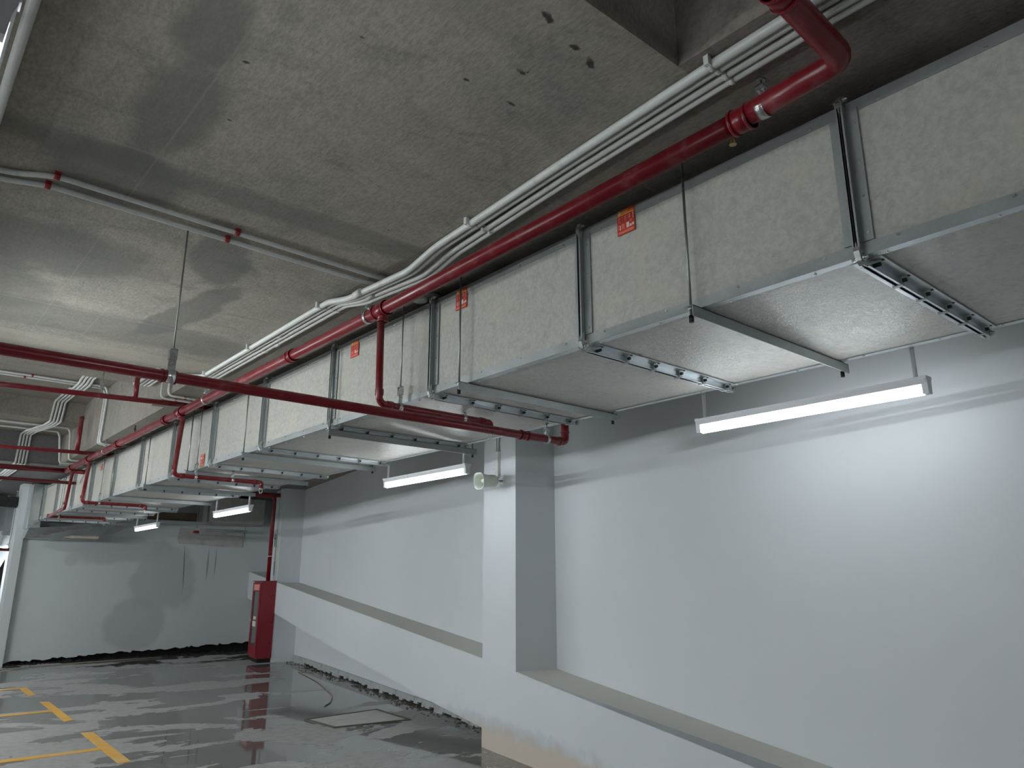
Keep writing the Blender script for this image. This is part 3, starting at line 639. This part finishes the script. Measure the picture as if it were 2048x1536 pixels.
def clip(p, sz, m, lb, g, rot=0):
    mb = MB(); x, y, z = p; a, b, h = sz
    mb.box((x - a, y - b, z - h), (x + a, y + b, z + h)); mb.box((x - a * 1.5, y - b * .6, z + h * .5), (x + a * 1.5, y + b * .6, z + h))
    tag(mb.build('conduit_clip', M[m], None), lb, 'clip', g)
for (y, lb) in ((1.15, 'white saddle clip on the conduit bundle near the slab corner'), (2.54, 'white saddle clip on the middle of the conduit bundle'),
                (4.0, 'white saddle clip on the bundle just beyond the bend'), (5.1, 'white saddle clip on the bundle nearer the slab end'), (6.02, 'white saddle clip where the bundle reaches the slab edge')):
    mb = MB(); x = xl(y)
    mb.box((x - .013, y - .009, ZS - .034), (x + .005, y + .009, ZS))
    for dx, r, g in off: mb.ring((x + dx + .004 * g, y, ZS - r - .004), (.0, 1, 0), r + .0005, .016, .003, seg=12)
    tag(mb.build('conduit_clip', M['white_plastic']), lb, 'clip', 'white saddle clips')
for (x, y, z, lb) in ((.375, 3.335, zz, 'upper red clip on the near conduit pair at far left'), (.36, 3.445, zz, 'lower red clip on the near conduit pair at far left'),
                   (1.14, 3.36, zz, 'upper red clip on the near conduit pair at centre left'), (1.13, 3.467, zz, 'lower red clip on the near conduit pair at centre left'),
                   (2.13, 3.402, zz, 'upper red clip on the near pair beside the red main'), (2.08, 3.503, zz, 'lower red clip on the near pair beside the red main'),
                   (1.22, 9.98, 2.31, 'upper red clip on the pair in the far recess'), (1.16, 10.1, 2.31, 'lower red clip on the pair in the far recess'),
                   (2.06, 7.01, 1.62, 'upper red clip on the conduits behind the crossing pipe'), (2.02, 7.15, 1.62, 'lower red clip on the conduits behind the crossing pipe')):
    mb = MB(); mb.ring((x, y, z), (1, 0, 0), .012, .022, .004, seg=12); mb.box((x - .011, y - .02, z + .006), (x + .011, y + .02, z + .0145))
    tag(mb.build('conduit_clip', M['red_clip']), lb, 'clip', 'red conduit clips')
t = thing('junction_box', 'round white ceiling junction box behind the red main', 'junction box', (2.27, 3.47, 1.585))
MB().tube([(2.27, 3.47, ZS - .03), (2.27, 3.47, ZS)], .062, 24).build('base', M['white_plastic'], t)
MB().tube([(2.27, 3.47, ZS - .052), (2.27, 3.47, ZS - .04), (2.27, 3.47, ZS - .03)], .05, 24, rs=[.04, .053, .055]).build('cover', M['cream_plastic'], t)

t = thing('conduit', 'wide pale conduit on the slab along the top left edge of the picture', 'conduit', (.125, 1.9, 1.62))
MB().tube([(.125, -1, ZS - .018), (.125, 3.28, ZS - .018)], .0165, 14).build('tube', M['white_plastic'], t)
MB().tube([(.125, 2.0, ZS - .018), (.125, 2.08, ZS - .018)], .020, 14).build('sleeve', M['white_plastic'], t)

# ------------------------------------------------------------------ lamps
def lamp(x, y0, y1, z, lb, zc=ZS, group='fluorescent lamps hung in rows', tm='tube'):
    t = thing('fluorescent_lamp', lb, 'lamp', (x, (y0 + y1) / 2, z), group)
    sec = [(-.024, .028), (-.030, .050), (-.030, .062), (.030, .062), (.030, .050), (.024, .028)]
    MB().prism(sec, lambda u, v, d: (x + u, d, z + v), y0, y1).build('housing', M['white_metal'], t)
    for ya in (y0, y1):
        sg = 1 if ya == y0 else -1
        mb = MB(); mb.prism([(-.02, -.016), (-.026, .05), (-.033, .05), (-.033, .064), (.033, .064), (.033, .05), (.026, .05), (.02, -.016)],
                 lambda u, v, d: (x + u, d, z + v), ya - sg * .006, ya + sg * .020); mb.build('end_cap', M['white_metal'], t)
    MB().tube([(x, y0 + .022, z), (x, y1 - .022, z)], .0195, 16).build('tube', M[tm], t)
    for yr in (y0 + .045, y1 - .045):
        mb = MB(); mb.tube([(x - .004, yr, z + .060), (x - .004, yr, zc)], .0095, 10); mb.tube([(x + .008, yr + .01, z + .060), (x + .008, yr + .01, zc)], .0045, 8)
        mb.tube([(x - .004, yr, zc - .01), (x - .004, yr, zc)], .024, 12); mb.build('suspension_rod', M['white_metal'], t)
for y0, y1, lb in ((1.225, 2.445, 'lit tube lamp nearest the camera, hanging at right beside the duct'), (4.60, 5.80, 'lit tube lamp left of the pier with the horn speaker'),
                   (8.87, 10.06, 'third lit tube lamp beyond the duct, near the red riser'), (12.53, 13.74, 'small lit tube lamp farthest along the duct')):
    lamp(3.5, y0, y1, .82, lb)
lamp(.022, 1.26, 2.46, .835, 'lit tube lamp cut by the top left edge of the picture', tm='tube_dim')
def zceil(y): return 2.32 if y < 1.2 else ZS if y < 6.1 else 1.83 if y < 7.6 else 2.33 if y < 11.3 else 2.07 if y < 12.6 else ZS
for x, rows in ((.022, (-2.5, 4.6, 8.6, 12.7)), (-3.6, (-2.5, 1.3, 4.6, 8.6, 12.7, 16.6)), (-7.2, (1.3, 4.6, 8.6, 12.7))):
    for y in rows: lamp(x, y, y + 1.2, .835, 'tube lamp of the rows over the parking bays, left of the picture', zceil(y + .6), 'lamp rows left of the picture', 'tube_bright' if y > 3 else 'tube_dim')
lamp(2.14, 16.75, 17.95, .60, 'lit lamp seen through the opening left of the far wall', ZS, tm='tube_bright')

# ------------------------------------------------------------------ horn speaker on the pier
bp = Vector(Wp(-.34, 0, .86)); ax = Vector((-.97, -.10, -.09)).normalized()
t = thing('horn_speaker', 'cream horn loudspeaker bracketed to the white pier', 'speaker', tuple(bp))
def loft(mb, prof, c, ax, seg=28, sq=3.2, mi=0):
    x = ax.cross(Vector((0, 0, 1))).normalized(); y = x.cross(ax); n0 = len(mb.v)
    for d, r, k in prof:
        for q in range(seg):
            a = 2 * math.pi * q / seg; cc, ss = math.cos(a), math.sin(a)
            rr = r / ((abs(cc) ** k + abs(ss) ** k) ** (1 / k)); mb.v.append(tuple(c + ax * d + x * cc * rr * .92 + y * ss * rr * 1.08))
    for i in range(len(prof) - 1):
        for q in range(seg):
            a = n0 + i * seg + q; b = n0 + i * seg + (q + 1) % seg; mb.face([a, b, b + seg, a + seg], mi, True)
c0 = bp + ax * .095
mb = MB(); loft(mb, [(0, .030, 2), (.0, .050, 2), (.05, .052, 2.2), (.06, .046, 2.2), (.12, .052, 2.6), (.17, .060, 3), (.190, .068, 3.2), (.194, .068, 3.2), (.192, .062, 3.2), (.16, .053, 3), (.10, .036, 2.4), (.05, .02, 2), (.05, .001, 2)], c0, ax)
mb.build('horn', M['cream_plastic'], t)
mb = MB(); mb.tube([c0 + ax * .05, c0 + ax * .15], .017, 16, rs=[.022, .015]); mb.build('driver_throat', M['cream_plastic'], t)
mb = MB(); mb.tube([c0 - ax * .02, c0 + ax * .02], .036, 20); mb.build('driver', M['cream_plastic'], t)
mb = MB(); mb.tube([bp, bp + ax * .03 + Vector((0, 0, .0)), c0 - ax * .01], .009, 8); mb.box(bp - Vector((.004, .03, .03)), bp + Vector((.02, .03, .05))); mb.tube([bp + Vector((-.03, 0, .03)), c0 + Vector((0, -.03, .02)), c0 + ax * .03 + Vector((0, 0, -.045))], .007, 6)
mb.build('bracket', M['galv'], t)
# conduit and box feeding the horn
t = thing('cable_trunking', 'white conduit and trunking running down the pier to the horn speaker', 'conduit', Wp(-.29, 0, .9))
mb = MB(); wbox(mb, -.315, -.265, -.03, 0, .90, 1.13); mb.build('box', M['white_plastic'], t)
MB().tube([Wp(-.30, -.013, 1.13), Wp(-.30, -.013, ZS)], .008, 10).build('tube', M['galv'], t)
MB().tube([Wp(-.245, -.010, 1.06), Wp(-.245, -.010, ZS)], .007, 10).build('tube', M['white_plastic'], t)
mb = MB(); wbox(mb, -.26, -.19, -.022, 0, .98, 1.13); mb.build('cover', M['white_wall'], t)

# ------------------------------------------------------------------ hose cabinet
S0, S1, D, Z0, Z1 = 7.82, 8.44, .25, -1.30, -.012
t = thing('hose_cabinet', 'tall red fire hose cabinet with a glazed door against the far white pier', 'cabinet', Wp(8.13, -D / 2, FL))
mb = MB(); wbox(mb, S0, S1, -D, 0, Z0, Z1); mb.build('body', M['red_cabinet'], t)
mb = MB(); wbox(mb, S0 - .012, S1 + .012, -D - .03, .0, Z1, Z1 + .014); mb.build('cap', M['red_cabinet'], t)
door = MB()
wbox(door, S0 + .01, S0 + .1, -D - .025, -D - .001, Z0 + .03, Z1 - .02); wbox(door, S1 - .1, S1 - .01, -D - .025, -D - .001, Z0 + .03, Z1 - .02)
wbox(door, S0 + .1, S1 - .1, -D - .025, -D - .001, Z0 + .03, Z0 + .2); wbox(door, S0 + .1, S1 - .1, -D - .025, -D - .001, Z1 - .17, Z1 - .02)
dr = door.build('door', M['red_cabinet'], t)
mb = MB(); wbox(mb, S0 + .1, S1 - .1, -D - .012, -D - .001, Z0 + .2, Z1 - .17); mb.build('window', M['glass'], dr)
mb = MB(); wbox(mb, S0 + .08, S1 - .12, -D - .028, -D - .0255, Z1 - .15, Z1 - .05); mb.build('name_plate', M['sign_pink'], dr)
mb = MB(); wbox(mb, S0 + .2, S1 - .16, -D - .018, -D - .013, -.78, -.69); wbox(mb, S0 + .22, S1 - .2, -D - .018, -D - .013, -.66, -.61); mb.build('notice', M['sign_white'], dr)
mb = MB(); wbox(mb, S1 - .08, S1 - .04, -D - .045, -D - .026, -.72, -.64); mb.build('handle', M['chrome'], dr)
mb = MB(); wbox(mb, S0 + .05, S1 - .05, -D + .03, 0, FL, Z0); mb.build('plinth', M['dirt'], t)
# small things on the pier behind the riser
mb = MB(); wbox(mb, 7.87, 7.90, -.03, 0, .02, ZS); tag(mb.build('cable_trunking', M['white_plastic']), 'white vertical trunking at the edge of the far pier', 'conduit')
mb = MB(); wbox(mb, 7.915, 7.93, -.02, 0, .9, ZS); tag(mb.build('cable_trunking', M['galv']), 'thin grey vertical conduit beside the red riser', 'conduit')
t = thing('switch_box', 'small grey switch box behind the red riser on the far pier', 'switch box', Wp(7.95, -.03, .6))
mb = MB(); wbox(mb, 7.91, 8.01, -.06, 0, .60, .82); mb.build('body', M['galv'], t)
mb = MB(); mb.tube([Wp(7.93, -.06, .74), Wp(7.93, -.075, .74)], .012, 8); mb.build('knob', M['black'], t)
mb = MB(); wbox(mb, 7.92, 8.10, -.012, 0, .36, .58); tag(mb.build('notice_board', M['sign_white']), 'white notice behind the red riser below the switch box', 'notice')
mb = MB(); wbox(mb, 7.92, 8.12, -.012, 0, .10, .34); tag(mb.build('notice_board', M['grey_print']), 'grey printed notice behind the red riser above the hose cabinet', 'notice')
# ------------------------------------------------------------------ far right: branch duct through the far wall, its hangers
t = thing('branch_duct', 'dull sheet metal branch duct at the far wall right of the small lamps', 'duct', (5.2, 15.2, 1.1))
MB().box((4.98, 14.6, 1.08), (6.05, YF - .01, 1.56)).build('body', M['patch'], t)
MB().box((4.85, 14.58, 1.02), (4.93, 14.63, 1.62)).build('frame', M['galv'], t)
MB().box((3.45, 14.58, 1.02), (4.85, 14.63, 1.07)).build('frame', M['galv'], t)
MB().box((3.45, 14.9, 1.07), (4.85, 15.0, 1.25)).build('lining', M['brown'], t)
t = thing('cross_channel', 'pair of bright steel channels in front of the cement patch at far right', 'channel', (5.3, 15.0, .88))
MB().box((4.85, 14.95, .93), (5.88, 15.0, .98)).build('upper_channel', M['sheet'], t)
MB().box((4.95, 14.97, .84), (5.85, 15.0, .865)).build('lower_channel', M['galv'], t)
MB().box((4.84, 14.93, .88), (4.93, 15.02, .93)).build('end_block', M['red_cabinet'], t)
for x in (4.9, 5.84): MB().tube([(x, 14.985, .84), (x, 14.985, ZS)], .006, 6).build('rod', M['rod'], t)
mb = MB(); pts = [(4.72, .80), (4.76, .70), (5.2, .685), (5.7, .66), (6.0, .67), (6.02, .98), (4.74, 1.0)]
mb.prism(pts, lambda u, v, d: (u, d, v), YF - .02, YF + .01); struct(mb.build('trim_11', M['patch']))
# silver duct seen through the opening at far left
t = thing('silver_duct', 'shiny silver duct seen through the opening at the far left', 'duct', (1.6, 18, .9))
MB().box((.6, 17.3, .90), (2.2, 18.29, 1.45)).build('body', M['sheet'], t)
MB().box((.6, 17.26, .84), (2.26, 17.30, .92)).build('flange', M['galv'], t)
mb = MB(); mb.tube([(-1, 16.5, .57), (2.3, 16.5, .55)], .03, 10); tag(mb.build('cross_pipe', M['red']), 'short length of red pipe in the opening at the far left edge', 'pipe', 'red pipes crossing the ceiling')
